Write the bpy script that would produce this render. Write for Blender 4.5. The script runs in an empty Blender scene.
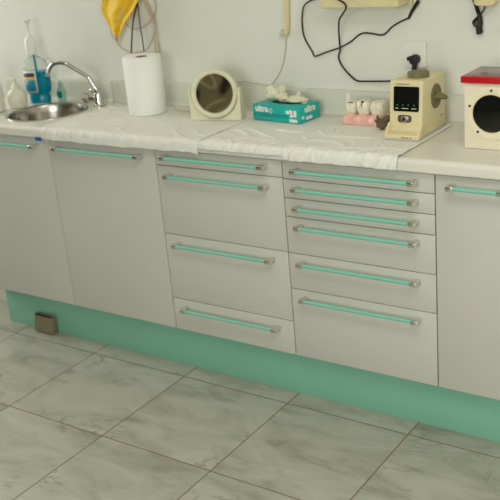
import bpy, bmesh, math, random
from mathutils import Vector, Matrix, noise
random.seed(7)
PI = math.pi
S = bpy.context.scene
C = S.collection

# ------------------------------------------------------------------ camera, world, light, exposure
F_PX, YAW, PITCH, ROLL = 933.37, -0.6243, 0.3583, -0.0912
CAM = Vector((2.6099, -2.3895, 1.6458))
FWD = Vector((math.sin(YAW)*math.cos(PITCH), math.cos(YAW)*math.cos(PITCH), -math.sin(PITCH)))
_r = FWD.cross(Vector((0, 0, 1))).normalized(); _u = _r.cross(FWD)
RGT = _r*math.cos(ROLL) + _u*math.sin(ROLL); UPV = -_r*math.sin(ROLL) + _u*math.cos(ROLL)
cd = bpy.data.cameras.new('camera'); cam = bpy.data.objects.new('camera', cd); C.objects.link(cam)
cd.sensor_width = 36; cd.lens = F_PX/500*36; cd.clip_start = .05
cam.matrix_world = Matrix(((RGT.x, UPV.x, -FWD.x, CAM.x), (RGT.y, UPV.y, -FWD.y, CAM.y), (RGT.z, UPV.z, -FWD.z, CAM.z), (0, 0, 0, 1)))
cd.dof.use_dof = True; cd.dof.focus_distance = 2.8; cd.dof.aperture_fstop = 3.4
S.camera = cam

w = bpy.data.worlds.new('daylight'); S.world = w; w.use_nodes = True
w.node_tree.nodes['Background'].inputs[0].default_value = (.80, .90, 1, 1)
w.node_tree.nodes['Background'].inputs[1].default_value = 1.0

def area(name, loc, rot, sx, sy, e, col):
    d = bpy.data.lights.new(name, 'AREA'); d.shape = 'RECTANGLE'; d.size = sx; d.size_y = sy; d.energy = e; d.color = col
    o = bpy.data.objects.new(name, d); o.location = loc; o.rotation_euler = rot; C.objects.link(o); return o
LC = (1, .995, .955)
area('window_daylight', (-2.14, -.17, 1.70), (0, math.radians(-90), 0), 1.1, .75, 28, LC)
area('front_fill_light', (2.3, -4.40, 1.75), (math.radians(90), 0, 0), 1.8, 1.4, 66, LC)  # added fill from behind the camera, set before a made-up window
area('ceiling_fill_light', (2.4, -1.6, 2.66), (0, 0, 0), 1.6, 1.0, 25, LC)  # added overhead fill to brighten the worktop and wall
S.view_settings.view_transform = 'Standard'; S.view_settings.look = 'None'
S.view_settings.exposure = 0.0; S.view_settings.gamma = 1.0; S.view_settings.use_curve_mapping = False
S.cycles.use_denoising = True
S.cycles.max_bounces = 10

# ------------------------------------------------------------------ helpers
def at(px, py, Y):
    """the point of the depth plane y = Y seen at a pixel of the photograph"""
    v = FWD + RGT*((px-250)/F_PX) - UPV*((py-250)/F_PX)
    return CAM + v*((Y-CAM.y)/v.y)

def lin(c):
    c /= 255
    return c/12.92 if c <= .04045 else ((c+.055)/1.055)**2.4
def rgb(h): return (lin(h[0]), lin(h[1]), lin(h[2]), 1)

def mat(name, col, rough=.5, metal=0, var=.04, scale=30, bump=0, bscale=80, trans=0, ior=1.45, coat=0, sss=0, emit=0):
    m = bpy.data.materials.new(name); m.use_nodes = True
    nt = m.node_tree; b = nt.nodes['Principled BSDF']
    g = nt.nodes.new('ShaderNodeNewGeometry')
    n = nt.nodes.new('ShaderNodeTexNoise'); n.inputs['Scale'].default_value = scale; n.inputs['Detail'].default_value = 4
    nt.links.new(g.outputs['Position'], n.inputs['Vector'])
    mx = nt.nodes.new('ShaderNodeMix'); mx.data_type = 'RGBA'
    c = rgb(col)
    mx.inputs['A'].default_value = tuple(x*(1-var) for x in c[:3])+(1,)
    mx.inputs['B'].default_value = tuple(min(1, x*(1+var)) for x in c[:3])+(1,)
    nt.links.new(n.outputs['Fac'], mx.inputs['Factor']); nt.links.new(mx.outputs['Result'], b.inputs['Base Color'])
    b.inputs['Roughness'].default_value = rough; b.inputs['Metallic'].default_value = metal
    b.inputs['Transmission Weight'].default_value = trans; b.inputs['IOR'].default_value = ior
    b.inputs['Coat Weight'].default_value = coat; b.inputs['Coat Roughness'].default_value = .08
    if sss:
        b.inputs['Subsurface Weight'].default_value = sss; b.inputs['Subsurface Radius'].default_value = (.004, .003, .002)
    if emit:
        b.inputs['Emission Color'].default_value = c; b.inputs['Emission Strength'].default_value = emit
    if bump:
        n2 = nt.nodes.new('ShaderNodeTexNoise'); n2.inputs['Scale'].default_value = bscale; n2.inputs['Detail'].default_value = 3
        nt.links.new(g.outputs['Position'], n2.inputs['Vector'])
        bp = nt.nodes.new('ShaderNodeBump'); bp.inputs['Strength'].default_value = bump; bp.inputs['Distance'].default_value = .002
        nt.links.new(n2.outputs['Fac'], bp.inputs['Height']); nt.links.new(bp.outputs['Normal'], b.inputs['Normal'])
    return m

M = dict(
    wall=mat('painted_wall', (221, 222, 211), .75, var=.015, scale=3, bump=.12, bscale=160),
    ceiling=mat('ceiling_paint', (225, 222, 208), .9),
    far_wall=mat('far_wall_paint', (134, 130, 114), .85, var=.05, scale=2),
    front=mat('white_laminate', (200, 199, 189), .33, var=.012, scale=8),
    carcass=mat('gap_shade_carcass', (112, 104, 90), .6),  # pale board darkened to stand in for shadow in the gaps between fronts
    kick=mat('green_plinth_laminate', (130, 188, 164), .40, var=.03, scale=5),
    teal=mat('mint_handle_tube', (130, 198, 177), .25, var=.02, coat=.4),
    chrome=mat('chrome', (205, 203, 200), .12, 1, var=.02),
    mount=mat('handle_mount_metal', (228, 226, 220), .22, 1, var=.02),
    satin=mat('satin_nickel', (190, 184, 172), .26, 1, var=.03),
    steel=mat('brushed_steel', (175, 170, 160), .24, 1, var=.08, scale=40),
    worktop=mat('worktop_laminate', (222, 219, 207), .28, var=.02, scale=12),
    upstand=mat('upstand_laminate', (206, 207, 192), .32, var=.02, scale=12),
    paper=mat('white_paper', (230, 229, 219), .62, var=.02, scale=20, bump=.25, bscale=60),
    roll=mat('tissue_roll_paper', (244, 244, 238), .9, var=.02, scale=60, bump=.35, bscale=240),
    card=mat('brown_card', (150, 112, 78), .8),
    cream=mat('cream_plastic', (220, 207, 164), .38, var=.02),
    creamdark=mat('aged_cream_plastic', (214, 205, 168), .45, var=.02),
    ivory=mat('ivory_enamel', (232, 224, 196), .32, var=.015),
    mirrorbase=mat('pale_cream_plastic', (222, 220, 190), .35, var=.015),
    mirror=mat('mirror_glass', (205, 198, 178), .02, 1, var=0),
    olive=mat('olive_plastic', (112, 108, 70), .5, var=.05),
    black=mat('black_rubber', (26, 25, 26), .45, var=.1),
    gloss=mat('black_glass', (10, 11, 12), .08, var=.05, coat=.5),
    red=mat('red_lacquer', (188, 14, 28), .3, var=.03, coat=.3),
    lidtop=mat('grey_lid_metal', (150, 128, 128), .25, .5, var=.06),
    box=mat('teal_printed_card', (24, 176, 168), .42, var=.03),
    boardpaint=mat('olive_brown_board', (128, 121, 94), .5, var=.06, scale=6),
    wallplate=mat('socket_plastic', (224, 223, 212), .4, var=.01),
    boxdark=mat('dark_teal_print', (10, 146, 138), .42),
    white=mat('white_plastic', (232, 230, 222), .35, var=.01),
    soap=mat('milky_plastic', (224, 222, 205), .35, var=.02, sss=.2),
    glove=mat('latex', (226, 222, 196), .55, var=.03, sss=.1),
    gum=mat('pink_gum_resin', (228, 178, 162), .3, var=.05, sss=.2, coat=.3),
    tooth=mat('tooth_enamel', (226, 221, 198), .3, var=.06, scale=60, sss=.2, coat=.3),
    decay=mat('brown_fissure', (70, 48, 30), .6),
    seed=mat('dark_olive_brown', (92, 78, 56), .6, var=.35, scale=60, bump=.4),
    yellow=mat('yellow_cloth', (236, 194, 44), .65, var=.08, scale=14, bump=.3, bscale=220),
    greytip=mat('grey_fabric', (186, 188, 178), .6),
    tan=mat('beige_cable', (186, 168, 136), .5),
    grey=mat('pale_grey_plastic', (192, 190, 178), .45),
    navy=mat('dark_blue_cable', (52, 50, 70), .45),
    blue=mat('blue_tape', (38, 96, 178), .5),
    liquid=mat('blue_mouthwash', (0, 160, 190), .12, var=.03, trans=.35, ior=1.33),
    clear=mat('clear_plastic', (238, 244, 242), .06, var=0, trans=1, ior=1.12),
    greenliq=mat('green_soap', (20, 152, 118), .2, trans=.3, ior=1.33),
    palegreen=mat('pale_green_plastic', (170, 214, 196), .25, trans=.4, ior=1.2),
    labelblue=mat('printed_label_blue', (30, 130, 150), .4, var=.1, scale=60),
    labeldark=mat('printed_label_dark', (66, 64, 84), .4),
    labelyellow=mat('printed_label_yellow', (226, 184, 30), .4),
    led=mat('green_led', (30, 120, 66), .4, emit=.12),
    bronze=mat('bronzed_metal', (138, 130, 106), .42, .35, var=.12, scale=50),
    dark=mat('dark_slot', (14, 13, 12), .6),
    ink=mat('grey_ink', (120, 112, 88), .6),
    glass=mat('window_glass', (255, 255, 255), .02, trans=1, ior=1.02),
)

def tile_material():
    m = bpy.data.materials.new('marbled_floor_tile'); m.use_nodes = True
    nt = m.node_tree; N = nt.nodes; L = nt.links; b = N['Principled BSDF']
    g = N.new('ShaderNodeNewGeometry'); sp = N.new('ShaderNodeSeparateXYZ'); L.new(g.outputs['Position'], sp.inputs[0])
    def mth(op, a, bb=None, cc=None):
        n = N.new('ShaderNodeMath'); n.operation = op
        for i, v in enumerate((a, bb, cc)):
            if v is None: continue
            if isinstance(v, (int, float)): n.inputs[i].default_value = v
            else: L.new(v, n.inputs[i])
        return n.outputs[0]
    T = .4555
    ux = mth('DIVIDE', mth('SUBTRACT', sp.outputs[0], .1), T); uy = mth('DIVIDE', mth('ADD', sp.outputs[1], .0313), T)
    fx = mth('ABSOLUTE', mth('SUBTRACT', mth('FRACT', ux), .5)); fy = mth('ABSOLUTE', mth('SUBTRACT', mth('FRACT', uy), .5))
    edge = mth('MAXIMUM', fx, fy)
    grout = N.new('ShaderNodeMapRange'); L.new(edge, grout.inputs[0])
    grout.inputs[1].default_value = .5-.0062; grout.inputs[2].default_value = .5-.0035
    ix = mth('FLOOR', ux); iy = mth('FLOOR', uy)
    cmb = N.new('ShaderNodeCombineXYZ'); L.new(ix, cmb.inputs[0]); L.new(iy, cmb.inputs[1])
    wn = N.new('ShaderNodeTexWhiteNoise'); wn.noise_dimensions = '2D'; L.new(cmb.outputs[0], wn.inputs['Vector'])
    off = N.new('ShaderNodeVectorMath'); off.operation = 'SCALE'; off.inputs['Scale'].default_value = 9
    L.new(wn.outputs['Color'], off.inputs[0])
    add = N.new('ShaderNodeVectorMath'); add.operation = 'ADD'; L.new(g.outputs['Position'], add.inputs[0]); L.new(off.outputs[0], add.inputs[1])
    mp = N.new('ShaderNodeMapping'); mp.inputs['Rotation'].default_value = (0, 0, .5); mp.inputs['Scale'].default_value = (1.0, 2.6, 1)
    L.new(add.outputs[0], mp.inputs['Vector'])
    n1 = N.new('ShaderNodeTexNoise'); n1.inputs['Scale'].default_value = 3.2; n1.inputs['Detail'].default_value = 7; n1.inputs['Roughness'].default_value = .6; n1.inputs['Distortion'].default_value = 1.0
    L.new(mp.outputs[0], n1.inputs['Vector'])
    cr = N.new('ShaderNodeValToRGB'); L.new(n1.outputs['Fac'], cr.inputs[0])
    e = cr.color_ramp.elements
    e[0].position = .30; e[0].color = rgb((138, 137, 121)); e[1].position = .74; e[1].color = rgb((182, 182, 167))
    k = e.new(.44); k.color = rgb((164, 164, 148)); k = e.new(.56); k.color = rgb((175, 175, 160))
    # thin darker veins
    n2 = N.new('ShaderNodeTexNoise'); n2.inputs['Scale'].default_value = 2.6; n2.inputs['Detail'].default_value = 8; n2.inputs['Roughness'].default_value = .62; n2.inputs['Distortion'].default_value = 2.0
    L.new(mp.outputs[0], n2.inputs['Vector'])
    v = mth('ABSOLUTE', mth('SUBTRACT', n2.outputs['Fac'], .5))
    vr = N.new('ShaderNodeMapRange'); L.new(v, vr.inputs[0]); vr.inputs[1].default_value = 0; vr.inputs[2].default_value = .028; vr.inputs[3].default_value = 1; vr.inputs[4].default_value = 0
    n3 = N.new('ShaderNodeTexNoise'); n3.inputs['Scale'].default_value = 5.5; L.new(add.outputs[0], n3.inputs['Vector'])
    msk = N.new('ShaderNodeMapRange'); L.new(n3.outputs['Fac'], msk.inputs[0]); msk.inputs[1].default_value = .5; msk.inputs[2].default_value = .68
    vein = mth('MULTIPLY', mth('MULTIPLY', vr.outputs[0], msk.outputs[0]), .75)
    mx = N.new('ShaderNodeMix'); mx.data_type = 'RGBA'; L.new(vein, mx.inputs['Factor']); L.new(cr.outputs[0], mx.inputs['A']); mx.inputs['B'].default_value = rgb((110, 108, 94))
    mg = N.new('ShaderNodeMix'); mg.data_type = 'RGBA'; L.new(grout.outputs[0], mg.inputs['Factor']); L.new(mx.outputs['Result'], mg.inputs['A']); mg.inputs['B'].default_value = rgb((132, 106, 80))
    L.new(mg.outputs['Result'], b.inputs['Base Color'])
    rr = N.new('ShaderNodeMapRange'); L.new(grout.outputs[0], rr.inputs[0]); rr.inputs[3].default_value = .34; rr.inputs[4].default_value = .9
    L.new(rr.outputs[0], b.inputs['Roughness'])
    bp = N.new('ShaderNodeBump'); bp.invert = True; bp.inputs['Strength'].default_value = .5; bp.inputs['Distance'].default_value = .002
    L.new(grout.outputs[0], bp.inputs['Height']); L.new(bp.outputs['Normal'], b.inputs['Normal'])
    return m
M['tile'] = tile_material()

ORG = {}
def obj(name, bm, m, parent=None, sharp=32, smooth=True):
    """link a bmesh as one mesh object; a child's mesh is written in the coordinates of the place and moved to its thing's base"""
    me = bpy.data.meshes.new(name)
    bmesh.ops.recalc_face_normals(bm, faces=bm.faces[:])
    org = ORG.get(parent.name, Vector()) if parent else Vector()
    bm.transform(Matrix.Translation(-org))
    bm.to_mesh(me); bm.free()
    if smooth:
        for p in me.polygons: p.use_smooth = True
        me.set_sharp_from_angle(angle=math.radians(sharp))
    for x in (m if isinstance(m, (list, tuple)) else [m]): me.materials.append(M[x])
    o = bpy.data.objects.new(name, me); C.objects.link(o)
    if parent: o.parent = parent; ORG[o.name] = org
    return o
def thing(name, label, cat, loc, rotz=0, group=None, rotx=0):
    o = bpy.data.objects.new(name, None); C.objects.link(o); o.location = loc; o.rotation_euler = (rotx, 0, rotz)
    o.empty_display_size = .05
    o['label'] = label; o['category'] = cat
    if group: o['group'] = group
    ORG[o.name] = Vector(loc) if (rotz == 0 and rotx == 0) else Vector()
    return o
def local(o): ORG[o.name] = Vector(); return o     # children of this thing are written around its own base
def tag(o, label, cat, group=None):
    o['label'] = label; o['category'] = cat
    if group: o['group'] = group
    return o
def struct(o): o['kind'] = 'structure'; return o

def NB(): return bmesh.new()
def box(bm, x0, x1, y0, y1, z0, z1, bev=0, seg=2, mx=None):
    r = bmesh.ops.create_cube(bm, size=1)
    vs = r['verts']
    for v in vs:
        v.co = Vector(((x0+x1)/2+v.co.x*(x1-x0), (y0+y1)/2+v.co.y*(y1-y0), (z0+z1)/2+v.co.z*(z1-z0)))
    if bev:
        es = list({e for v in vs for e in v.link_edges})
        r2 = bmesh.ops.bevel(bm, geom=es, offset=bev, segments=seg, profile=.5, affect='EDGES')
        vs = list({v for f in r2['faces'] for v in f.verts} | {v for v in vs if v.is_valid})
    if mx is not None:
        for v in vs: v.co = mx @ v.co
    return vs
def smoothpath(pts, n=8, closed=False):
    pts = [Vector(p) for p in pts]; out = []
    k = len(pts)
    for i in range(k-1):
        p0 = pts[max(i-1, 0)]; p1 = pts[i]; p2 = pts[i+1]; p3 = pts[min(i+2, k-1)]
        for j in range(n):
            t = j/n
            out.append(.5*((2*p1)+(p2-p0)*t+(2*p0-5*p1+4*p2-p3)*t*t+(3*p1-p0-3*p2+p3)*t**3))
    out.append(pts[-1]); return out
def tube(bm, pts, r, seg=10, cap=True):
    pts = [Vector(p) for p in pts]; n = len(pts)
    rs = r if isinstance(r, (list, tuple)) else [r]*n
    t0 = (pts[1]-pts[0]).normalized(); nrm = t0.orthogonal().normalized(); rings = []
    for i, p in enumerate(pts):
        t = (pts[min(i+1, n-1)]-pts[max(i-1, 0)]).normalized()
        nrm = (nrm-t*nrm.dot(t)).normalized(); b = t.cross(nrm)
        rings.append([bm.verts.new(p+(nrm*math.cos(2*PI*k/seg)+b*math.sin(2*PI*k/seg))*rs[i]) for k in range(seg)])
    for a, b2 in zip(rings, rings[1:]):
        for k in range(seg): bm.faces.new((a[k], a[(k+1) % seg], b2[(k+1) % seg], b2[k]))
    if cap:
        bm.faces.new(rings[0][::-1]); bm.faces.new(rings[-1])
def lathe(bm, prof, c=(0, 0, 0), seg=48, sx=1, sy=1, rot=0, mx=None, close=True):
    rings = []
    for r, z in prof:
        ring = []
        for k in range(seg):
            a = 2*PI*k/seg; x = r*sx*math.cos(a); y = r*sy*math.sin(a)
            p = Vector((x*math.cos(rot)-y*math.sin(rot), x*math.sin(rot)+y*math.cos(rot), z))
            if mx is not None: p = mx @ p
            ring.append(bm.verts.new(p+Vector(c)))
        rings.append(ring)
    for a, b in zip(rings, rings[1:]):
        for k in range(seg): bm.faces.new((a[k], a[(k+1) % seg], b[(k+1) % seg], b[k]))
    if close:
        bm.faces.new(rings[0][::-1]); bm.faces.new(rings[-1])
def prism(bm, poly, plane, d0, d1, bev=0, seg=2):
    """poly in 2D; plane 'xz' runs along y, 'yz' runs along x, 'xy' runs along z"""
    def P(u, v, d): return {'xz': (u, d, v), 'yz': (d, u, v), 'xy': (u, v, d)}[plane]
    a = [bm.verts.new(P(u, v, d0)) for u, v in poly]; b = [bm.verts.new(P(u, v, d1)) for u, v in poly]
    n = len(poly); fs = [bm.faces.new(a), bm.faces.new(b[::-1])]
    for i in range(n): fs.append(bm.faces.new((a[i], b[i], b[(i+1) % n], a[(i+1) % n])))
    bmesh.ops.recalc_face_normals(bm, faces=fs)
    if bev:
        es = list({e for f in fs for e in f.edges if len(e.link_faces) == 2 and e.calc_face_angle(0) > .5})
        bmesh.ops.bevel(bm, geom=es, offset=bev, segments=seg, profile=.5, affect='EDGES')
def rrect(x0, x1, z0, z1, r, n=5):
    out = []
    for cx, cz, a0 in ((x1-r, z1-r, 0), (x0+r, z1-r, 90), (x0+r, z0+r, 180), (x1-r, z0+r, 270)):
        for k in range(n+1):
            a = math.radians(a0+90*k/n); out.append((cx+r*math.cos(a), cz+r*math.sin(a)))
    return out
def text(name, s, size, m, parent, mtx, depth=.0002, font_shear=0, bold=0):
    cu = bpy.data.curves.new(name, 'FONT'); cu.body = s; cu.size = size; cu.extrude = depth; cu.align_x = 'CENTER'; cu.align_y = 'CENTER'
    cu.offset = bold; cu.shear = font_shear
    t = bpy.data.objects.new(name+'_tmp', cu); C.objects.link(t)
    dg = bpy.context.evaluated_depsgraph_get()
    me = bpy.data.meshes.new_from_object(t.evaluated_get(dg)); me.name = name
    bpy.data.objects.remove(t); bpy.data.curves.remove(cu)
    me.transform(mtx); me.materials.clear(); me.materials.append(M[m])
    o = bpy.data.objects.new(name, me); C.objects.link(o); o.parent = parent; return o

# ------------------------------------------------------------------ the room
WY = .445            # the wall behind the worktop
ZB, ZT, Z = .180, .868, .914
b = NB(); box(b, -3.2, 4.4, -4.6, WY+.1, -.06, 0); struct(obj('floor', b, 'tile'))
b = NB(); box(b, -3.2, 4.4, WY, WY+.1, 0, 2.7); struct(obj('wall_back', b, 'wall'))
WLX, WA, WB, WZ0, WZ1 = -2.2, -.60, .26, 1.10, 2.30       # window in the left wall
b = NB()
for y0, y1, z0, z1 in ((-4.5, WA, 0, 2.7), (WB, WY, 0, 2.7), (WA, WB, 0, WZ0), (WA, WB, WZ1, 2.7)): box(b, WLX-.1, WLX, y0, y1, z0, z1)
struct(obj('wall_left', b, 'far_wall'))
b = NB()
for y0, y1, z0, z1 in ((WA, WA+.05, WZ0, WZ1), (WB-.05, WB, WZ0, WZ1), (WA+.05, WB-.05, WZ0, WZ0+.05), (WA+.05, WB-.05, WZ1-.05, WZ1)): box(b, WLX-.06, WLX, y0, y1, z0, z1)
win = struct(obj('window_1', b, 'white'))
b = NB(); box(b, WLX-.035, WLX-.03, WA+.05, WB-.05, WZ0+.05, WZ1-.05); obj('pane', b, 'glass', win)
b = NB(); box(b, 4.3, 4.4, -4.5, WY, 0, 2.7); struct(obj('wall_right', b, 'wall'))
b = NB(); box(b, WLX-.1, 4.4, -4.6, WY+.1, 2.7, 2.78); struct(obj('ceiling', b, 'ceiling'))
b = NB()
for x0, x1, z0, z1 in ((WLX-.1, 1.3, 0, 2.7), (3.3, 4.4, 0, 2.7), (1.3, 3.3, 0, 1.0), (1.3, 3.3, 2.5, 2.7)): box(b, x0, x1, -4.6, -4.5, z0, z1)
struct(obj('wall_front', b, 'far_wall'))
b = NB()
for x0, x1, z0, z1 in ((1.3, 1.36, 1, 2.5), (3.24, 3.3, 1, 2.5), (1.36, 3.24, 1, 1.06), (1.36, 3.24, 2.44, 2.5), (2.27, 2.33, 1.06, 2.44)): box(b, x0, x1, -4.56, -4.5, z0, z1)
win = struct(obj('added_front_window', b, 'white'))  # unseen window, added to go with the front fill light
b = NB(); box(b, 1.36, 3.24, -4.54, -4.535, 1.06, 2.44); obj('pane', b, 'glass', win)

# ------------------------------------------------------------------ cabinets
def carcass(t, x0, x1):
    b = NB()
    for a in ((x0+.001, x0+.017, .020, WY-.004, ZB, ZT-.004), (x1-.017, x1-.001, .020, WY-.004, ZB, ZT-.004),
              (x0+.017, x1-.017, .020, WY-.004, ZB, ZB+.016), (x0+.017, x1-.017, WY-.014, WY-.004, ZB+.016, ZT-.004),
              (x0+.017, x1-.017, .020, .036, ZT-.05, ZT-.004)): box(b, *a)
    obj('body', b, 'carcass', t, smooth=False)
def front(name, t, x0, x1, z0, z1, hx, zoff=.027):
    b = NB(); box(b, x0+.0018, x1-.0018, 0, .018, z0+.0013, z1-.0013, .0012, 2)
    f = obj(name, b, 'front', t)
    h0, h1 = hx; zc = z1-zoff; yc = -.034
    b = NB(); tube(b, [(h0+.018, yc, zc), (h1-.018, yc, zc)], .0064, 14); obj('handle_bar', b, 'teal', f)
    for s, e in ((h0, 1), (h1, -1)):
        b = NB()
        prism(b, [(yc-.0085, zc-.007), (yc+.0085, zc-.007), (yc+.0085, zc+.007), (yc+.004, zc+.0085), (yc-.004, zc+.0085), (yc-.0085, zc+.006)], 'yz', min(s, s+e*.022), max(s, s+e*.022), .0015)
        box(b, min(s+e*.002, s+e*.016), max(s+e*.002, s+e*.016), yc+.006, -.0005, zc-.004, zc+.005, .001)
        obj('handle_mount', b, 'mount', f)
    return f
def cabinet(name, label, x0, x1):
    t = thing(name, label, 'cabinet', ((x0+x1)/2, 0, ZB), group='white base cabinets under the worktop'); carcass(t, x0, x1); return t
X = [-.521, 0, .5205, 1.0415, 1.5595, 1.88]
t = cabinet('base_cabinet', 'white door cabinet under the round steel sink, far left of the run', X[0], X[1])
front('door', t, X[0], X[1], ZB, ZT, (-.470, -.050))
t = cabinet('base_cabinet', 'tall white single-door cabinet between the sink cabinet and the four-drawer cabinet', X[1], X[2])
front('door', t, X[1], X[2], ZB, ZT, (.051, .472))
t = cabinet('drawer_cabinet', 'white cabinet of four drawers of unequal height with mint handles', X[2], X[3])
for z0, z1, h0, zo in ((.8105, ZT, .568, .021), (.5575, .8105, .575, .030), (.3065, .5575, .576, .031), (ZB, .3065, .578, .030)): front('drawer', t, X[2], X[3], z0, z1, (h0, .992), zo)
t = cabinet('drawer_cabinet', 'white cabinet of six drawers with mint handles, right of the four-drawer cabinet', X[3], X[4])
for z0, z1 in ((.8085, ZT), (.745, .8085), (.6815, .745), (.556, .6815), (.4295, .556), (ZB, .4295)): front('drawer', t, X[3], X[4], z0, z1, (1.092, 1.512), .0245)
t = cabinet('base_cabinet', 'white door cabinet with a short mint handle at the right edge of the picture', X[4], X[5])
front('door', t, X[4], X[5], ZB, ZT, (1.607, 1.778))

b = NB(); box(b, -.4786, 2.1, .050, .066, 0, ZB, .001); box(b, -.4786, -.4626, .066, WY-.03, 0, ZB, .001)
tag(obj('toe_kick', b, 'kick'), 'long sea-green plinth panel along the floor under the white cabinets', 'plinth')

t = thing('metal_floor_inlet', 'small square bronzed metal inlet box at the foot of the green plinth', 'inlet', (-.235, .03, 0))
b = NB(); box(b, -.284, -.178, .034, .049, .0005, .082, .003); obj('housing', b, 'bronze', t)
b = NB(); prism(b, [(.012, .012), (.017, .005), (.0335, .006), (.0335, .074), (.027, .074)], 'yz', -.286, -.178, .001); obj('flap', b, 'bronze', t)
b = NB(); box(b, -.284, -.188, .027, .0338, .0745, .0800); obj('slot', b, 'dark', t)

# ------------------------------------------------------------------ worktop, upstand, sink, tap
SX, SY, SR = -.202, .206, .160
def worktop():
    b = NB(); x0, x1, yb, yf, zb = -.66, 2.1, .426, -.024, .8735
    prof = [(yb, zb), (yf+.006, zb), (yf, zb+.005)]
    for k in range(7):
        a = PI/2*k/6; prof.append((yf+.016-.016*math.cos(a), Z-.016+.016*math.sin(a)))
    yt = prof[-1][0]
    A = [b.verts.new((x0, y, z)) for y, z in prof]; B = [b.verts.new((x1, y, z)) for y, z in prof]
    for i in range(1, len(prof)-1): b.faces.new((A[i], A[i+1], B[i+1], B[i]))
    # top with a round hole
    h = .185; sq = []; ci = []; cl = []
    n = 64
    for k in range(n):
        a = 2*PI*k/n; c, s = math.cos(a), math.sin(a); q = h/max(abs(c), abs(s))
        sq.append(b.verts.new((SX+q*c, SY+q*s, Z))); ci.append(b.verts.new((SX+SR*c, SY+SR*s, Z))); cl.append(b.verts.new((SX+SR*c, SY+SR*s, zb)))
    for k in range(n):
        j = (k+1) % n; b.faces.new((sq[k], sq[j], ci[j], ci[k])); b.faces.new((ci[k], ci[j], cl[j], cl[k]))
    def q(xa, xb, ya, yb2, z): b.faces.new([b.verts.new(p) for p in ((xa, ya, z), (xb, ya, z), (xb, yb2, z), (xa, yb2, z))])
    q(x0, SX-h, yt, yb, Z); q(SX+h, x1, yt, yb, Z); q(SX-h, SX+h, yt, SY-h, Z); q(SX-h, SX+h, SY+h, yb, Z)
    b.faces.new(A); b.faces.new(B); q(x0, x1, yb-.001, yb, zb)
    for i in (0,): b.faces.new((A[0], A[1], B[1], B[0])) if False else None
    q(x0, x1, yf+.006, SY-SR-.01, zb); q(x0, SX-SR-.01, SY-SR-.01, yb, zb); q(SX+SR+.01, x1, SY-SR-.01, yb, zb)
    bmesh.ops.remove_doubles(b, verts=b.verts[:], dist=1e-5)
    return obj('worktop', b, 'worktop')
wt = tag(worktop(), 'long off-white laminate worktop with a rounded front edge over the cabinets', 'worktop')
def upstand(x0, x1, yf, zt):
    b = NB(); p = [(WY-.001, Z), (yf-.016, Z+.0003)]
    for k in range(1, 6):
        a = PI/2*k/5; p.append((yf-.016+.016*math.sin(a), Z+.016-.016*math.cos(a)))
    p += [(yf, zt-.006), (yf+.002, zt-.002), (yf+.006, zt), (WY-.001, zt)]
    prism(b, p, 'yz', x0, x1); return obj('upstand', b, 'upstand', wt)
upstand(-.66, -.030, .412, .999); upstand(-.030, 2.1, .427, 1.000)
b = NB(); box(b, 1.052, 1.068, .417, .4275, Z+.004, .992, .003); obj('joint_strip', b, 'white', wt)

t = thing('sink', 'round stainless steel sink set into the worktop at the left', 'sink', (SX, SY, Z))
b = NB(); lathe(b, [(.1672, .0004), (.1665, .0022), (.164, .0032), (.157, .0030), (.153, .0005), (.151, -.004), (.147, -.03), (.140, -.10), (.128, -.135), (.10, -.150), (.03, -.155)], (SX, SY, Z), 72, close=False); obj('bowl', b, 'steel', t)
b = NB(); lathe(b, [(.036, -.1535), (.036, -.1505), (.030, -.1495), (.024, -.152), (.010, -.152), (.008, -.149), (.002, -.149)], (SX, SY, Z), 32); obj('drain', b, 'chrome', t)

fx, fy = -.042, .345
t = thing('tap', 'chrome mixer tap with a long bent spout beside the sink', 'tap', (fx, fy, Z))
b = NB(); lathe(b, [(.026, .0003), (.026, .004), (.021, .008), (.019, .012), (.019, .048), (.016, .056), (.012, .062), (.012, .07)], (fx, fy, Z), 28); obj('tap_body', b, 'chrome', t)
b = NB()
k0, k1 = Vector((fx-.030, fy-.012, Z+.122)), at(66, 63.6, .262)
sp = smoothpath([(fx, fy, Z+.060), (fx-.016, fy-.006, Z+.092), (fx-.026, fy-.010, Z+.113), k0, k0.lerp(k1, .08), k0.lerp(k1, .3), k0.lerp(k1, .6), k0.lerp(k1, .9), k1, at(59.5, 62.6, .252), at(53, 64.5, .245), at(49.3, 69, .240), at(47.5, 76, .237)], 6)
tube(b, sp, .0082, 14); obj('spout', b, 'chrome', t)
b = NB(); p1, p0 = at(84, 97.5, .33), Vector((fx-.012, fy-.006, Z+.034))
dv = (p1-p0).normalized()
tube(b, [p0, p0+dv*.028], .012, 16); obj('valve', b, 'satin', t)
b = NB()
tube(b, [p0+dv*.028, p0+dv*.032, p0+dv*.052, p0+dv*.057], [.010, .016, .017, .012], 18)
for k in range(4):
    a = PI/4+PI/2*k; o1 = dv.orthogonal().normalized(); o2 = dv.cross(o1)
    c = p0+dv*.044+(o1*math.cos(a)+o2*math.sin(a))*.017
    tube(b, [c-dv*.009, c+dv*.009], .006, 10)
obj('tap_handle', b, 'chrome', t)
b = NB(); lathe(b, [(.006, 0), (.010, .003), (.010, .012), (.006, .018)], (fx-.012, fy-.018, Z+.058), 16); obj('lever_button', b, 'chrome', t)

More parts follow.
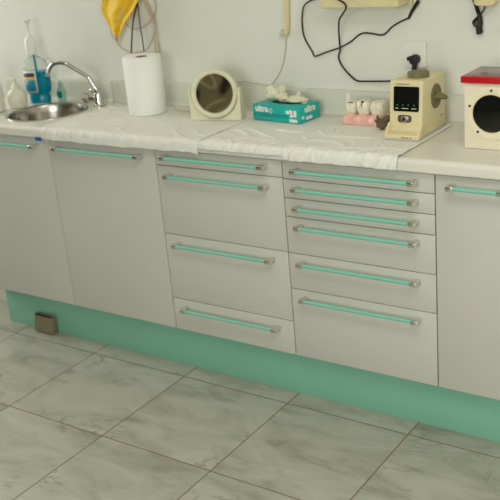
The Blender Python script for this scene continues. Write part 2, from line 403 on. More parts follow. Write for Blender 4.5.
# ------------------------------------------------------------------ paper sheets on the worktop
FOOT = [(.27, .292, .085), (.60, .275, .15), (.86, .335, .13), (.80, .335, .11), (.93, .335, .11), (1.17, .33, .09), (1.12, .33, .08), (1.39, .20, .08), (1.39, .28, .1), (1.27, .265, .04)]
def flat(x, y):
    m = 1
    for cx, cy, r in FOOT:
        d = math.hypot(x-cx, y-cy); m = min(m, max(0, min(1, (d-r)/.05)))
    return m
def sheet(x0, x1, yb, hang, lift, seed, amp, label, skew=0, ends=0):
    b = NB(); nx, ny = 150, 110
    path = []; yf = -.0265; total = (yb-yf-.016)+.016*PI/2+hang
    grid = []
    for j in range(ny+1):
        s = total*j/ny; row = []
        for i in range(nx+1):
            u = i/nx; x = x0+(x1-x0)*u
            hs = hang*(1+.28*noise.noise(Vector((u*5, seed, 0)))+.12*noise.noise(Vector((u*17, seed, 3))))
            ss = s if s < total-hang else (total-hang)+(s-(total-hang))/hang*hs
            flat_len = yb-yf-.016; arc = .016*PI/2
            if ss <= flat_len: y, z, ny_, nz_ = yb-ss, Z+.0012, 0, 1
            elif ss <= flat_len+arc:
                a = (ss-flat_len)/.016; y, z, ny_, nz_ = yf+.016-.016*math.sin(a), Z+.0012-.016+.016*math.cos(a), -math.sin(a), math.cos(a)
            else:
                y, z, ny_, nz_ = yf-.0008, Z+.0012-.016-(ss-flat_len-arc), -1, 0
            q = Vector((x*5.5, ss*6, seed)); wv = noise.noise(q+Vector((noise.noise(q*1.3), noise.noise(q*.9+Vector((5, 1, 2))), 0))*.9)
            ridge = max(0, 1-abs(wv)*9)**1.3
            q2 = Vector((x*11, ss*9, seed+7)); r2 = max(0, 1-abs(noise.noise(q2+Vector((noise.noise(q2*.7), 0, 0))))*8)**2
            hmsk = flat(x, y) if ss < flat_len else 1
            fz = min(1, max(0, (ss-flat_len+.06)/.08))
            pleat = max(0, 1-abs(noise.noise(Vector((x*15+ss*9, seed+11, 0))))*7)**1.2
            d = (ridge*1.0+r2*.6+.25*(noise.noise(Vector((x*4, ss*5, seed+3)))+.6))*amp*hmsk + fz*pleat*amp*1.5
            if ends: d *= min(1, max(0, (min(x-x0, x1-x)-.050)/.03))
            d = max(0, d)+lift
            row.append(b.verts.new((x+skew*(ss/total-.5)+.004*noise.noise(Vector((ss*7, seed, u*2))), y+ny_*d, z+nz_*d)))
        grid.append(row)
    for j in range(ny):
        for i in range(nx): b.faces.new((grid[j][i], grid[j][i+1], grid[j+1][i+1], grid[j+1][i]))
    o = obj('paper_sheet', b, 'paper', sharp=50)
    md = o.modifiers.new('thickness', 'SOLIDIFY'); md.thickness = .0004; md.offset = 1
    return tag(o, label, 'paper sheet', 'paper covers laid on the worktop')
sheet(.700, 1.085, .385, .010, 0, 4, .0042, 'crinkled white paper sheet lying under the teal glove box, between two others', ends=1)
sheet(.003, .737, .392, .026, .0012, 9, .0028, 'smooth white paper sheet on the worktop under the tall paper roll')
sheet(1.066, 1.456, .385, .020, .0012, 21, .0040, 'crinkled white paper sheet under the pink teeth model, hanging over the drawer edge')

b = NB(); box(b, -.040, -.008, -.0262, -.0242, .8745, .884); 
b2 = NB(); prism(b2, [(-.0275, .8795), (-.0243, .8795), (-.0243, .866), (-.0275, .865)], 'yz', -.040, -.010, .0004); b.free()
tag(obj('blue_tab', b2, 'blue'), 'tiny blue tab at the worktop edge left of the first paper sheet', 'tab')

ZS = Z+.0040        # on top of the paper
# ------------------------------------------------------------------ bottles behind the sink
bx, by = -.371, .338
t = thing('mouthwash_bottle', 'big bottle of blue mouthwash with a white pump behind the sink', 'bottle', (bx, by, Z))
prof_o = [(.040, .001), (.046, .004), (.047, .028), (.043, .034), (.043, .040), (.052, .050), (.056, .075), (.057, .125), (.054, .155), (.045, .178), (.030, .190), (.017, .196), (.016, .206)]
b = NB(); lathe(b, prof_o, (bx, by, Z), 48, 1, .62, math.radians(24)); obj('bottle_shell', b, 'clear', t)
b = NB(); lathe(b, [(max(r-.003, .004), z+(.003 if i == 0 else 0)) for i, (r, z) in enumerate(prof_o[:8])]+[(.0535, .137)], (bx, by, Z), 48, 1, .60, math.radians(24)); obj('liquid', b, 'liquid', t)
rot = Matrix.Rotation(math.radians(24), 4, 'Z')
def lab(name, m, x0, x1, z0, z1, off):
    bb = NB(); nn = 10
    v = []
    for k in range(nn+1):
        x = x0+(x1-x0)*k/nn; y = -.62*.057*math.sqrt(max(0, 1-(x/.0575)**2))-off
        p = [rot @ Vector((x, y, 0)), ]
        v.append((bb.verts.new(Vector((bx, by, Z+z0))+p[0]), bb.verts.new(Vector((bx, by, Z+z1))+p[0])))
    for a, c in zip(v, v[1:]): bb.faces.new((a[0], c[0], c[1], a[1]))
    o = obj(name, bb, m, t); md = o.modifiers.new('thickness', 'SOLIDIFY'); md.thickness = .0005; md.offset = 0; return o
lab('label_panel', 'white', -.050, .010, .052, .142, .0012)
lab('label_print', 'labelblue', -.049, .005, .056, .105, .0018)
lab('label_stripe', 'labelyellow', -.049, .005, .107, .115, .0018)
lab('label_heading', 'labeldark', -.049, .005, .117, .135, .0018)
b = NB(); lathe(b, [(.021, .206), (.023, .208), (.023, .262), (.020, .270), (.009, .281), (.006, .288), (.0055, .322), (.010, .332), (.017, .345), (.015, .349)], (bx-.006, by-.002, Z), 28)
tube(b, smoothpath([(bx-.004, by, Z+.345), (bx+.012, by-.014, Z+.352), (bx+.02, by-.02, Z+.347)], 5), .0045, 10); obj('pump', b, 'white', t)
b = NB(); tube(b, [(bx, by, Z+.206), (bx+.004, by, Z+.14), (bx+.008, by, Z+.02)], .0045, 10); obj('dip_tube', b, 'liquid', t)

sx, sy = -.413, .248
t = thing('soap_bottle', 'round milky-white squeeze bottle with a nozzle at the back of the sink', 'bottle', (sx, sy, Z))
b = NB(); lathe(b, [(.031, .001), (.036, .004), (.041, .020), (.0425, .038), (.040, .055), (.032, .069), (.021, .077), (.016, .080)], (sx, sy, Z), 40, 1, .8, math.radians(30)); obj('bottle_shell', b, 'soap', t)
b = NB(); lathe(b, [(.017, .078), (.017, .088), (.012, .097), (.007, .101), (.006, .110), (.0085, .113), (.0085, .120), (.004, .124)], (sx, sy, Z), 24); obj('nozzle', b, 'soap', t)

jx, jy = -.466, .150
t = thing('white_canister', 'large white plastic canister cut by the left edge of the picture', 'canister', (jx, jy, Z))
b = NB(); lathe(b, [(.050, .001), (.056, .005), (.058, .06), (.057, .095), (.050, .130), (.038, .155), (.026, .170), (.020, .176), (.020, .19)], (jx, jy, Z), 40); obj('canister_body', b, 'white', t)
b = NB(); lathe(b, [(.024, .182), (.024, .205), (.020, .210)], (jx, jy, Z), 28); obj('screw_cap', b, 'white', t)

gx, gy = -.296, .388
t = thing('dish_soap_bottle', 'tiny pale bottle with green liquid against the upstand behind the sink', 'bottle', (gx, gy, Z))
b = NB(); lathe(b, [(.018, .001), (.020, .004), (.020, .048), (.015, .058), (.008, .063), (.008, .070)], (gx, gy, Z), 28, 1, .6); obj('bottle_shell', b, 'palegreen', t)
b = NB(); prism(b, rrect(gx-.013, gx+.016, Z+.016, Z+.046, .008), 'xz', gy-.0138, gy-.0124); obj('label_print', b, 'greenliq', t)
b = NB(); lathe(b, [(.009, .069), (.009, .078), (.005, .083), (.004, .088)], (gx, gy, Z), 20); obj('cap', b, 'palegreen', t)

# ------------------------------------------------------------------ paper roll
px_, py_ = .262, .288
t = thing('paper_roll', 'tall white roll of paper towel standing on the worktop by the tap', 'paper roll', (px_, py_, ZS))
b = NB()
prof = [(.022, 0), (.0705, 0), (.0725, .002), (.073, .110), (.0725, .212), (.0705, .214), (.045, .2135), (.022, .212)]
lathe(b, prof+[(.022, .0)], (px_, py_, ZS), 56, close=False); obj('paper', b, 'roll', t, sharp=50)
b = NB(); lathe(b, [(.0215, .002), (.0215, .2125), (.0195, .2125), (.0195, .002), (.0215, .002)], (px_, py_, ZS), 32, close=False); obj('core', b, 'card', t)

# ------------------------------------------------------------------ table mirror
t = local(thing('table_mirror', 'round table mirror tilting in a cream plastic stand', 'mirror', (.614, .262, ZS), math.radians(13)))
R0 = .0875; zc = .0935
poly = [(-.097, 0), (.097, 0), (.0975, .05), (.099, .090), (.100, .108), (.097, .113)]
for k in range(31):
    a = math.radians(13-206*k/30); poly.append(((R0+.003)*math.cos(a), max(.004, zc+(R0+.003)*math.sin(a))))
poly += [(-.097, .113), (-.100, .108), (-.099, .090), (-.0975, .05)]
b = NB(); prism(b, poly, 'xz', -.022, .026)
for v in b.verts:
    if v.co.y > 0: v.co.y -= .030*v.co.z/.113
obj('stand', b, 'mirrorbase', t)
mr = Matrix.Translation((0, -.010, zc)) @ Matrix.Rotation(math.radians(7), 4, 'Z') @ Matrix.Rotation(math.radians(-9), 4, 'X') @ Matrix.Rotation(math.radians(90), 4, 'X')
b = NB(); lathe(b, [(.0685, .006), (.0685, .010), (.071, .016), (.078, .0195), (.083, .017), (.0865, .010), (.0875, .003), (.085, -.008), (.075, -.016), (.02, -.020)], (0, 0, 0), 64, mx=mr, close=False); fr = obj('mirror_frame', b, 'mirrorbase', t)
b = NB(); lathe(b, [(.0695, .006), (.0695, .008)], (0, 0, 0), 64, mx=mr); obj('mirror_glass', b, 'mirror', fr)
for s in (-1, 1):
    b = NB(); tube(b, [(s*.082, -.008, zc), (s*.0975, -.008, zc)], .008, 18); obj('pivot_knob', b, 'mirrorbase', t)

# ------------------------------------------------------------------ glove box
t = local(thing('glove_box', 'teal printed carton of gloves with white lettering on the worktop', 'carton', (.861, .331, ZS), math.radians(-7)))
L2, W2, H2 = .1035, .059, .055
b = NB(); box(b, -L2, L2, -W2, W2, 0, H2, .0015); obj('carton', b, 'box', t)
b = NB(); prism(b, [(.060*math.cos(2*PI*k/32), .024*math.sin(2*PI*k/32)) for k in range(32)], 'xy', H2-.001, H2+.0006); obj('opening', b, 'dark', t)
fm = lambda x, z: Matrix.Translation((x, -W2-.0004, z)) @ Matrix.Rotation(PI/2, 4, 'X')
text('lettering', 'ultra', .031, 'white', t, fm(-.062, .041), bold=.0014)
b = NB()
for k in range(24):
    a0, a1 = 2*PI*k/24, 2*PI*(k+1)/24
    b.faces.new([b.verts.new((-.021+r*math.cos(a)*.8, -W2-.0005, .036+r*math.sin(a))) for r, a in ((.010, a0), (.010, a1), (.0085, a1), (.0085, a0))])
box(b, -.0215, -.0195, -W2-.0007, -W2-.0003, .029, .043)
obj('emblem', b, 'white', t, smooth=False)
b = NB()
for x0, x1, z0, z1 in ((.046, .060, .030, .042), (.061, .075, .031, .045), (.064, .078, .019, .030), (.080, .092, .022, .044)): prism(b, rrect(x0, x1, z0, z1, .003), 'xz', -W2-.0007, -W2-.0002)
obj('printed_picture', b, 'white', t)
b = NB(); prism(b, rrect(.060, .094, .003, .013, .001), 'xz', -W2-.0007, -W2-.0002); lb = obj('price_label', b, 'white', t)
b = NB(); box(b, -L2+.002, .055, -W2-.0005, -W2-.0002, .014, .027); obj('band', b, 'boxdark', t)
smx = lambda y, z: Matrix.Translation((L2+.0004, y, z)) @ Matrix.Rotation(PI/2, 4, 'Z') @ Matrix.Rotation(PI/2, 4, 'X')
text('lettering', 'ultra', .031, 'white', t, smx(.002, .042), bold=.0014)
b = NB(); box(b, L2+.0002, L2+.0007, -.022, .012, .006, .017); box(b, L2+.0002, L2+.0007, -.045, -.032, .012, .022); obj('price_label', b, 'white', t)

def crumple(name, label, c, rx, ry, rz, seed, fingers):
    b = NB(); bmesh.ops.create_icosphere(b, subdivisions=4, radius=1)
    for v in b.verts:
        p = v.co.copy(); n = noise.noise(p*1.1+Vector((seed, 0, 0)))*.36+noise.noise(p*2.6+Vector((0, seed, 0)))*.12
        rd = max(0, 1-abs(noise.noise(p*2.2+Vector((0, 0, seed))))*5)*.14
        p *= 1+n-rd; v.co = Vector((p.x*rx, p.y*ry, max(p.z, -.6)*rz))+Vector(c)
    for pts, r in fingers: tube(b, smoothpath(pts, 6), r, 12)
    return tag(obj(name, b, 'glove', sharp=70), label, 'glove', 'latex gloves sticking out of the teal carton')
gz = ZS+H2
crumple('rubber_glove', 'larger cream latex glove standing up from the left of the carton opening', (.820, .343, gz+.024), .046, .019, .024, 3.1, [([(.81, .345, gz+.030), (.796, .343, gz+.044), (.788, .343, gz+.040)], .012), ([(.835, .338, gz+.030), (.846, .333, gz+.046), (.852, .33, gz+.048)], .012), ([(.842, .335, gz+.012), (.858, .327, gz+.014), (.862, .322, gz+.008)], .013)])
crumple('rubber_glove', 'cream latex glove lying flat to the right of the carton opening', (.902, .333, gz+.012), .046, .019, .013, 8.7, [([(.905, .333, gz+.014), (.914, .333, gz+.030), (.912, .331, gz+.036)], .0085), ([(.92, .331, gz+.012), (.938, .325, gz+.012), (.946, .32, gz+.007)], .010)])

# ------------------------------------------------------------------ teeth model
t = thing('teeth_model', 'model of three large teeth in a pink gum base', 'teeth model', (1.172, .335, ZS))
b = NB(); nx, nz = 60, 12
def gum():
    b = NB(); bmesh.ops.create_cube(b, size=2); bmesh.ops.subdivide_edges(b, edges=b.edges[:], cuts=22, use_grid_fill=True)
    for v in b.verts:
        x, y, z = v.co
        k = (abs(y)**4+abs(max(z, -.2))**4)**.25; k2 = max(abs(y), abs(max(z, -.2)), 1e-6)
        s = k2/k if k > 1e-6 else 1
        bulge = .10*math.cos(x*3*PI)*(-1) if z > -.5 else 0
        zz = (z+1)/2
        v.co = Vector((1.172+x*.071*(1-.06*zz), .335+y*s*.034*(1+.12*(1-zz)+bulge), ZS+zz*(.034+.005*math.cos(x*3*PI*1.0))*(.75+.25*s)))
    return b
obj('gum_base', gum(), 'gum', t, sharp=60)
def molar(cx, w, seed, h):
    b = NB(); bmesh.ops.create_icosphere(b, subdivisions=5, radius=1)
    for v in b.verts:
        p = v.co
        q = (abs(p.x)**3+abs(p.y)**3+abs(p.z)**3)**(1/3); p = p/q
        x, y, z = p; zz = (z+1)/2
        tap = .82+.20*math.sin(min(1, zz*1.15)*PI*.62)
        cusp = (.16*(abs(x)*1.5-.5)+.10*(abs(y)*1.4-.5)-.12*max(0, 1-abs(x)*5)-.04*max(0, 1-abs(y)*6)) if z > .5 else 0
        groove = 1-.07*max(0, 1-abs(x)*4)*max(0, zz-.35)
        v.co = Vector((cx+x*w*tap, .333+y*.026*tap*groove+.002*noise.noise(p*2+Vector((seed, 0, 0))), ZS+.020+zz*h+cusp*.028*min(1, (z-.5)*3 if z > .5 else 0)))
    tt = obj('tooth', b, 'tooth', t, sharp=80)
    return tt
t1 = molar(1.124, .0205, 1, .052); t2 = molar(1.170, .0240, 5, .058); t3 = molar(1.220, .0250, 9, .056)
def blob(bm, c, rx, ry, rz):
    r = bmesh.ops.create_icosphere(bm, subdivisions=2, radius=1)
    for v in r['verts']: v.co = Vector((c[0]+v.co.x*rx, c[1]+v.co.y*ry, c[2]+v.co.z*rz))
b = NB(); blob(b, (1.172, .312, ZS+.0745), .0045, .004, .0035); tube(b, smoothpath([(1.172, .309, ZS+.073), (1.170, .3065, ZS+.066), (1.172, .306, ZS+.058)], 5), .0012, 6); obj('decayed_pit', b, 'decay', t2)
b = NB(); tube(b, smoothpath([(1.116, .317, ZS+.069), (1.126, .312, ZS+.070), (1.136, .315, ZS+.070)], 5), .0013, 6); obj('fissure', b, 'decay', t1)
b = NB(); blob(b, (1.240, .322, ZS+.062), .005, .0045, .0016); obj('decayed_pit', b, 'decay', t3)

# ------------------------------------------------------------------ brown curio
def curio():
    b = NB(); bmesh.ops.create_icosphere(b, subdivisions=4, radius=1)
    c = Vector((1.264, .262, ZS+.017))
    for v in b.verts:
        p = v.co; k = 1+.3*noise.noise(p*1.7+Vector((2, 4, 1)))
        v.co = c+Vector((p.x*.0165*k, p.y*.015*k, p.z*.0168*min(1.1, k)))
    for pts, r in (((c+Vector((-.006, 0, .008)), c+Vector((-.012, -.002, .020)), c+Vector((-.010, -.004, .029))), [.008, .005, .0015]),
                   ((c+Vector((.006, 0, .006)), c+Vector((.016, .002, .018)), c+Vector((.030, .004, .024))), [.010, .009, .006]),
                   ((c+Vector((-.008, 0, 0)), c+Vector((-.018, -.003, .010)), c+Vector((-.022, -.003, .014))), [.007, .004, .0015]),
                   ((c+Vector((.01, 0, 0)), c+Vector((.024, .002, .006)), c+Vector((.032, .004, .010))), [.009, .007, .004]),
                   ((c+Vector((0, 0, -.004)), c+Vector((.004, -.008, -.010)), c+Vector((.006, -.012, -.0155))), [.010, .007, .002])):
        n = 4; P = smoothpath(pts, n); rr = [r[min(int(i/n), 1)]*(1-(i % n)/n)+r[min(int(i/n)+1, 2)]*((i % n)/n) if i < 2*n else r[2] for i in range(len(P))]
        tube(b, P, rr, 10)
    o = obj('seed_pod', b, 'seed', sharp=60)
    return tag(o, 'small dark brown spiky pod between the teeth model and the cream device', 'pod')
curio()

# ------------------------------------------------------------------ cream device with display
t = thing('cream_device', 'cream dental machine with a black display and an olive side wheel', 'dental device', (1.384, .25, ZS))
z0 = ZS
b = NB()
prism(b, [(.150, z0+.003), (.150, z0+.014), (.154, z0+.017), (.176, z0+.020), (.184, z0+.027), (.198, z0+.168), (.204, z0+.174), (.352, z0+.173), (.360, z0+.166), (.366, z0+.003)], 'yz', 1.3305, 1.4395, .0035, 3); hs = obj('housing', b, 'cream', t)
for s, xx in ((1, 1.3305), (-1, 1.4395)):
    b = NB(); prism(b, [(.152, z0+.003), (.152, z0+.015), (.186, z0+.046), (.192, z0+.003)], 'yz', min(xx-s*.004, xx+s*.006), max(xx-s*.004, xx+s*.006), .002)
    obj('tray_cheek', b, 'cream', t)
def panel(z): return .184+(.198-.184)*(z-.027)/(.168-.027)
ang = math.atan2(.014, .141)
def onpanel(x, z, off): return Vector((x, panel(z)-off, z0+z))
def slab(name, m, x0_, x1_, za, zb_, r, off0, off1, parent):
    b = NB(); prism(b, rrect(x0_, x1_, za, zb_, r), 'xz', -off1, -off0)
    for v in b.verts: v.co = Vector((v.co.x, panel(v.co.z)+v.co.y, z0+v.co.z))
    return obj(name, b, m, parent)
slab('display_bezel', 'creamdark', 1.3405, 1.4320, .078, .1595, .006, -.001, .0008, t)
ds = slab('display', 'gloss', 1.3445, 1.4285, .081, .156, .005, -.001, .0020, t)
b = NB()
for k in range(4):
    x = 1.357+k*.0185; c = onpanel(x, .100, .0022); box(b, x-.0026, x+.0026, c.y-.0006, c.y+.0004, c.z-.0024, c.z+.0024, .0010)
obj('indicator_lights', b, 'led', ds)
b = NB()
for x0_, x1_ in ((1.351, 1.361), (1.372, 1.394), (1.404, 1.420)):
    c = onpanel(0, .090, .0022); box(b, x0_, x1_, c.y-.0003, c.y+.0003, c.z-.0012, c.z+.0012)
obj('display_marks', b, 'grey', ds)
slab('control_plate', 'satin', 1.359, 1.405, .047, .070, .009, -.001, .0022, t)
c = onpanel(1.383, .0585, .002)
b = NB(); lathe(b, [(.0095, 0), (.0095, .008), (.008, .010), (.002, .010)], (0, 0, 0), 24, mx=Matrix.Translation(c) @ Matrix.Rotation(PI/2, 4, 'X')); kn = obj('knob', b, 'satin', t)
b = NB(); lathe(b, [(.0045, 0), (.0045, .0008)], (0, 0, 0), 16, mx=Matrix.Translation(c+Vector((0, -.0102, 0))) @ Matrix.Rotation(PI/2, 4, 'X')); obj('knob_cap', b, 'dark', kn)
wm = Matrix.Translation((1.4395, .291, z0+.110)) @ Matrix.Rotation(PI/2, 4, 'Y')
b = NB(); lathe(b, [(.038, -.001), (.038, .002), (.036, .004), (.010, .0045)], (0, 0, 0), 40, mx=wm); wh = obj('side_wheel', b, 'olive', t)
b = NB(); prism(b, [(.262, z0+.110), (.292, z0+.124), (.322, z0+.108), (.292, z0+.098)], 'yz', 1.4430, 1.474, .003); 
for v in b.verts:
    if v.co.x > 1.46: v.co.y = .296+(v.co.y-.292)*.35; v.co.z = z0+.106+(v.co.z-z0-.110)*.6
obj('wheel_grip', b, 'olive', wh)
b = NB(); lathe(b, [(.0335, .172), (.0335, .187), (.031, .190), (.012, .191)], (1.396, .262, z0), 40); obj('lid', b, 'olive', t)
b = NB(); box(b, 1.328, 1.4422, .149, .370, z0, z0+.0035, .001); obj('base_plate', b, 'grey', t)
b = NB()
for k, (x0_, x1_) in enumerate(((1.386, 1.392), (1.393, 1.399), (1.400, 1.405), (1.406, 1.410), (1.414, 1.420))): box(b, x0_, x1_-.001, .1488, .1502, z0+.0085-.002, z0+.0085+.0018)
obj('lettering', b, 'ink', t, smooth=False)
b = NB()
for k in range(9): x = 1.350+k*.0052; c = onpanel(x, .1625, 0); box(b, x, x+.004, c.y-.0007, c.y+.002, c.z-.0014, c.z+.0014)
obj('lettering', b, 'ink', t, smooth=False)
b = NB()
for k in range(7): y = .318+k*.005; box(b, 1.4390, 1.4399, y, y+.004, z0+.040-.001, z0+.040+.001)
obj('side_lettering', b, 'ink', t, smooth=False)

# ------------------------------------------------------------------ red-lidded box
t = thing('round_window_box', 'ivory metal box with a red lid and a round black window', 'dental device', (1.69, .22, Z))
b = NB(); box(b, 1.5965, 1.757, .130, .258, Z+.0006, 1.106, .003); obj('housing', b, 'ivory', t)
b = NB(); box(b, 1.5890, 1.765, .119, .274, 1.106, 1.1265, .004); ld = obj('lid', b, 'red', t)
b = NB(); box(b, 1.597, 1.757, .127, .266, 1.1258, 1.1276, .001); obj('lid_inlay', b, 'lidtop', ld)
wc = Vector((1.678, .130, 1.020)); wmx = Matrix.Translation(wc) @ Matrix.Rotation(PI/2, 4, 'X')
b = NB(); lathe(b, [(.079, -.001), (.079, .0015), (.076, .003), (.058, .003), (.056, .002), (.055, -.001)], (0, 0, 0), 64, mx=wmx, close=False); fl = obj('window_flange', b, 'ivory', t)
b = NB(); lathe(b, [(.0575, .0010), (.0575, .0034), (.0545, .0036), (.0545, .0010)], (0, 0, 0), 64, mx=wmx, close=False); obj('seal_ring', b, 'cream', fl)
b = NB(); lathe(b, [(.0550, 0), (.0550, .0022), (.050, .0030), (.002, .0035)], (0, 0, 0), 64, mx=wmx); obj('round_window', b, 'gloss', t)
for k in range(5):
    a = math.radians(90+72*k); c = wc+Vector((.0665*math.cos(a), -.0025, .0665*math.sin(a)))
    b = NB(); lathe(b, [(.0036, 0), (.0036, .0022), (.001, .0022)], (0, 0, 0), 14, mx=Matrix.Translation(c) @ Matrix.Rotation(PI/2, 4, 'X')); obj('screw', b, 'dark', fl)

# ------------------------------------------------------------------ on the wall
t = thing('wall_unit', 'cream wall-mounted unit at the top edge with a black lead plugged in', 'wall unit', (1.155, WY, 1.29))
b = NB(); box(b, 1.018, 1.297, .335, .428, 1.290, 1.46, .006, 3); obj('housing', b, 'cream', t)
b = NB(); box(b, 1.030, 1.302, .428, WY-.0005, 1.284, 1.46, .002); obj('back_plate', b, 'creamdark', t)
b = NB(); box(b, 1.288-.026, 1.288-.003, .3335, .336, 1.314, 1.335, .001); obj('switch', b, 'dark', t)
b = NB(); blob(b, (1.275, .345, 1.288), .006, .006, .004); obj('foot', b, 'cream', t)

t = thing('wall_socket', 'white wall socket plate behind the cream dental machine', 'socket', (1.305, WY, 1.125))
b = NB(); prism(b, rrect(1.2645, 1.3455, 1.085, 1.169, .004), 'xz', WY-.010, WY-.0003, .0015); obj('plate', b, 'wallplate', t)
b = NB(); lathe(b, [(.024, 0), (.024, .002), (.021, .002), (.020, .0005)], (0, 0, 0), 36, mx=Matrix.Translation((1.298, WY-.010, 1.112)) @ Matrix.Rotation(PI/2, 4, 'X')); obj('socket_ring', b, 'white', t)
t = thing('plug', 'black angled mains plug in the wall socket with its lead going down', 'plug', (1.31, WY-.012, 1.112))
pc = at(413.5, 60, .41)
b = NB(); lathe(b, [(.015, 0), (.015, .006), (.0165, .010), (.0165, .022), (.014, .028), (.006, .030)], (0, 0, 0), 28, mx=Matrix.Translation((pc.x, WY-.0125, pc.z)) @ Matrix.Rotation(PI/2, 4, 'X'))
box(b, pc.x-.023, pc.x-.010, WY-.040, WY-.020, pc.z-.002, pc.z+.010, .003); obj('plug_body', b, 'black', t)
b = NB(); tube(b, smoothpath([(pc.x, .418, pc.z-.012), (pc.x-.002, .416, pc.z-.036), (pc.x-.003, .416, pc.z-.060), (pc.x-.003, .418, pc.z-.12)], 6), [.0085]*7+[.0065]*5+[.004]*7, 12); obj('lead', b, 'black', t)

def wallcord(name, pix, Y, r, m, label, cat='cord', group=None, n=8):
    b = NB(); P = []
    for q in pix:
        y = q[2] if len(q) > 2 else Y; P.append(at(q[0], q[1], y))
    tube(b, smoothpath(P, n), r, 8); return tag(obj(name, b, m, sharp=80), label, cat, group)
wallcord('power_cord', [(326, -3, .425), (317, -1, .40), (310, 1, .40), (304, 6, .41), (302, 18, .43), (303, 32, .438), (306, 41, .438), (312, 51), (314.5, 56), (318, 55.5), (327, 52), (340, 47.5), (351, 41.5), (358, 35.5), (364, 33), (372, 33.5), (381, 35), (386, 33), (392, 27), (400, 22), (408.5, 18)], .439, .0028, 'black', 'black cord looping left and running up to the right under the wall unit')
wallcord('power_cord', [(333, -3, .33), (339, 0, .325), (344.5, 3.5, .325), (346, 8, .325), (343, 13.5, .34), (339.3, 20, .37), (338.8, 30, .40), (339.5, 42, .424), (340, 50, .424), (338.5, 57, .427), (341, 64), (346, 71), (353, 78), (358, 81), (368, 81.3), (380, 81.3), (393, 81.3), (402, 83, .40)], .432, .0031, 'black', 'thicker black cord dropping straight from the wall unit to the cream machine')
b = NB(); tube(b, [at(408.5, 18.5, .437), at(412, 11, .432), at(418, 1.5, .425)], [.0042, .0055, .0062], 12); tube(b, [at(418, 1.5, .425), at(421, -8, .425)], .003, 8)
tag(obj('cord_plug', b, 'black'), 'slim black jack plug hanging at the right end of the wall unit', 'plug')

# cable holder on the wall
t = thing('cord_switch', 'slim cream handpiece hanging on the wall above the glove carton', 'handpiece', tuple(at(287, 36, WY)))
b = NB(); P = [at(286.0, -8, .425), at(286.2, 8, .425), at(286.5, 24, .428), at(286.3, 32, .43), at(285.8, 37, .432)]; tube(b, P, [.011, .0115, .0115, .010, .004], 16); obj('grip', b, 'cream', t)
b = NB(); q = at(281.5, 33, .43); prism(b, [(q.x-.009, q.z-.010), (q.x+.012, q.z-.010), (q.x+.012, q.z+.006), (q.x, q.z+.012)], 'xz', .424, .4445, .001); obj('clip', b, 'grey', t)
wallcord('thin_cord', [(285.8, 37, .432), (285.5, 50), (283.5, 62), (279.5, 73), (274.5, 81), (271, 84.8), (266, 85.3, .428), (258, 84, .428), (249, 82.4, .428), (240, 81.8, .428), (230, 82.5, .43)], .438, .0016, 'tan', 'thin beige cord curving from the wall handpiece along the upstand top')
b = NB(); tube(b, smoothpath([(.335, .345, Z+.028), (.352, .335, Z+.016), (.372, .325, Z+.0085), (.40, .318, Z+.0085), (.44, .315, Z+.0085), (.482, .312, Z+.0085)], 8), .0017, 8)
tag(obj('thin_cord', b, 'tan', sharp=80), 'short thin cord lying between the paper roll and the table mirror', 'cord')

# yellow cloth with hanging cords
def cloth():
    b = NB(); nu, nv = 44, 60
    L_ = [(102, -10), (102, 0), (101, 10), (104, 16), (108, 23), (111, 30), (113, 36), (116, 42)]
    R_ = [(141, -10), (138, 0), (134, 9), (129, 17), (125, 23), (121.5, 30), (119, 37), (117.2, 43)]
    g = []
    for j in range(nv+1):
        s = j/nv*(len(L_)-1); i = min(int(s), len(L_)-2); f = s-i; row = []
        l = Vector(L_[i]).lerp(Vector(L_[i+1]), f); r = Vector(R_[i]).lerp(Vector(R_[i+1]), f)
        for k in range(nu+1):
            u = k/nu; p = l.lerp(r, u); fold = math.sin(u*PI*3.2+j*.03+.8*noise.noise(Vector((u*2, j*.05, 1))))*.013*(1-.5*j/nv)+.006*noise.noise(Vector((u*5, j*.12, 4)))
            row.append(b.verts.new(at(p.x, p.y, .398+fold)))
        g.append(row)
    for j in range(nv):
        for k in range(nu):
            f = b.faces.new((g[j][k], g[j][k+1], g[j+1][k+1], g[j+1][k]))
            uu, jj = k/nu, j/nv
            if (jj > .80 and uu < .62) or abs(uu-.66+.30*(jj-.2)) < .03 and .25 < jj < .62: f.material_index = 1
    o = obj('yellow_cloth', b, ['yellow', 'greytip'], sharp=80)
    md = o.modifiers.new('thickness', 'SOLIDIFY'); md.thickness = .0012; md.offset = 0
    return tag(o, 'yellow cloth bag hanging to a point above the paper roll', 'cloth')
cloth()
wallcord('beige_cord', [(144, -6), (146, 1), (150, 10), (154, 19), (154.5, 26), (153.5, 34), (150, 44), (144.5, 50.8), (137, 52.6), (130, 52.6), (122, 48), (115, 40), (111.5, 34), (112, 28), (118, 14), (124, -4)], .425, .0019, 'tan', 'beige cord drooping in a wide loop below the yellow cloth')
wallcord('beige_cord', [(121, 8), (124, 20), (128, 26), (133, 28.8), (140, 28), (148, 23.5), (154, 15), (155.8, 7), (154, 0), (150, -8)], .432, .0019, 'tan', 'beige cord in a smaller round loop right of the yellow cloth')
wallcord('grey_tube', [(141, -8), (145, 4), (150, 15), (153.5, 24), (155, 34), (155.2, 45), (155.5, 58)], .415, .0038, 'tan', 'pale thick tube running straight down behind the paper roll', 'tube')
wallcord('grey_tube', [(157.8, 41), (158.6, 47), (159.4, 58)], .428, .0030, 'tan', 'short upright tube end at the right behind the paper roll', 'tube')
b = NB(); tube(b, smoothpath([at(137, -8, .432), at(136.6, 4, .430), at(134.5, 14, .418), at(132.6, 26, .395), at(131.8, 38, .385), at(131.3, 53, .377)], 6), .0034, 8); tube(b, smoothpath([at(137.4, 3, .430), at(138.8, 14, .418), at(140.5, 28, .395), at(142.8, 42, .385), at(144, 52, .377)], 6), .0026, 8)
tag(obj('dark_cord', b, 'navy', sharp=80), 'dark blue cord splitting into two strands above the paper roll', 'cord')

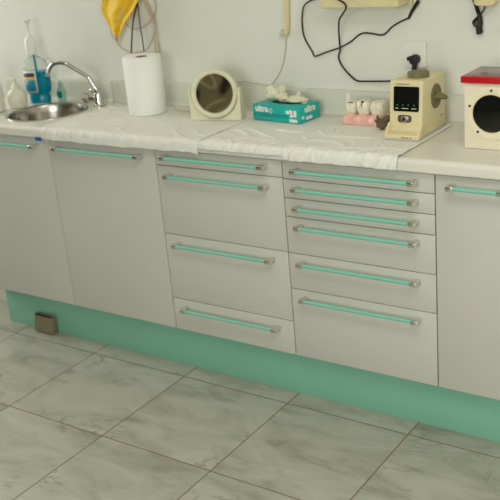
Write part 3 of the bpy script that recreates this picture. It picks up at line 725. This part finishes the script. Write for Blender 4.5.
# made-up board with dark pads and pale hoses, added for the mirror to reflect
rx_, rz_, rs = .87, 1.535, .17
t = thing('reflection_board', 'added olive-brown board with black oval pads and pale hoses for the table mirror to reflect', 'board', (rx_, -4.5, rz_))
b = NB(); box(b, rx_-.55, rx_+.38, -4.499, -4.47, rz_-.5, rz_+.5, .004); obj('board', b, 'boardpaint', t)
for cx, cz, ra, rb, an in ((.62, .50, .22, .55, 22), (-.88, -.15, .16, .42, 12)):
    b = NB(); lathe(b, [(1, 0), (1, .8), (.8, 1), (.01, 1.05)], (0, 0, 0), 40, mx=Matrix.Translation((rx_+cx*rs, -4.470, rz_+cz*rs)) @ Matrix.Rotation(math.radians(an), 4, 'Y') @ Matrix.Rotation(-PI/2, 4, 'X') @ Matrix.Diagonal((ra*rs, rb*rs, .03, 1))); obj('pad', b, 'black', t)
for pts in (((-.30, 1.15), (-.05, .80), (.10, .42), (.08, .32), (-.15, .32), (-.50, .50), (-.85, .85)), ((-.45, -.95), (-.25, -.62), (.10, -.42), (.50, -.28), (.56, -.26)), ((.05, -1.05), (.35, -.88), (.62, -.72), (.85, -.50))):
    b = NB(); tube(b, smoothpath([(rx_+x*rs, -4.462, rz_+z*rs) for x, z in pts], 8), .0055, 8); obj('hose', b, 'white', t)

# right-hand holder with a coiled black lead
t = thing('handset_holder', 'rounded cream handset holder at the top right corner', 'holder', (1.55, WY, 1.29))
b = NB(); prism(b, rrect(1.522, 1.588, 1.284, 1.45, .014), 'xz', .392, WY-.0005, .004); obj('holder_body', b, 'cream', t)
t = thing('coiled_lead', 'black coiled lead with a hooked plug hanging below the cream holder', 'lead', tuple(at(480, 20, .43)))
b = NB(); P = []
a0, a1 = at(472.5, -6, .43), at(479, 15, .43); n = 90
ax = (a1-a0).normalized(); o1 = ax.cross(Vector((0, 1, 0))).normalized(); o2 = ax.cross(o1)
for k in range(n+1):
    a = 2*PI*11*k/n; P.append(a0.lerp(a1, k/n)+(o1*math.cos(a)+o2*math.sin(a))*.0036)
tube(b, P, .0032, 8); obj('coil', b, 'black', t)
b = NB(); tube(b, smoothpath([at(484.8, 5, .42), at(484, 9, .425), at(481.5, 13, .43), at(479.5, 16, .43)], 6), .0022, 8); obj('strap', b, 'black', t)
b = NB(); tube(b, smoothpath([at(479, 14, .43), at(479.6, 18, .43), at(480, 23, .43), at(479, 28, .43), at(479.3, 31, .43), at(480.2, 34.3, .43)], 6), [.005]*4+[.0085]*10+[.0095]*6+[.010]*4+[.011]*4+[.009, .006, .003], 12); obj('plug_body', b, 'black', t)
b = NB(); tube(b, smoothpath([at(479, 16.5, .43), at(475.5, 20, .43), at(473.6, 22.5, .43), at(475, 25, .43), at(478, 28, .43)], 6), .0052, 8); obj('hook', b, 'black', t)
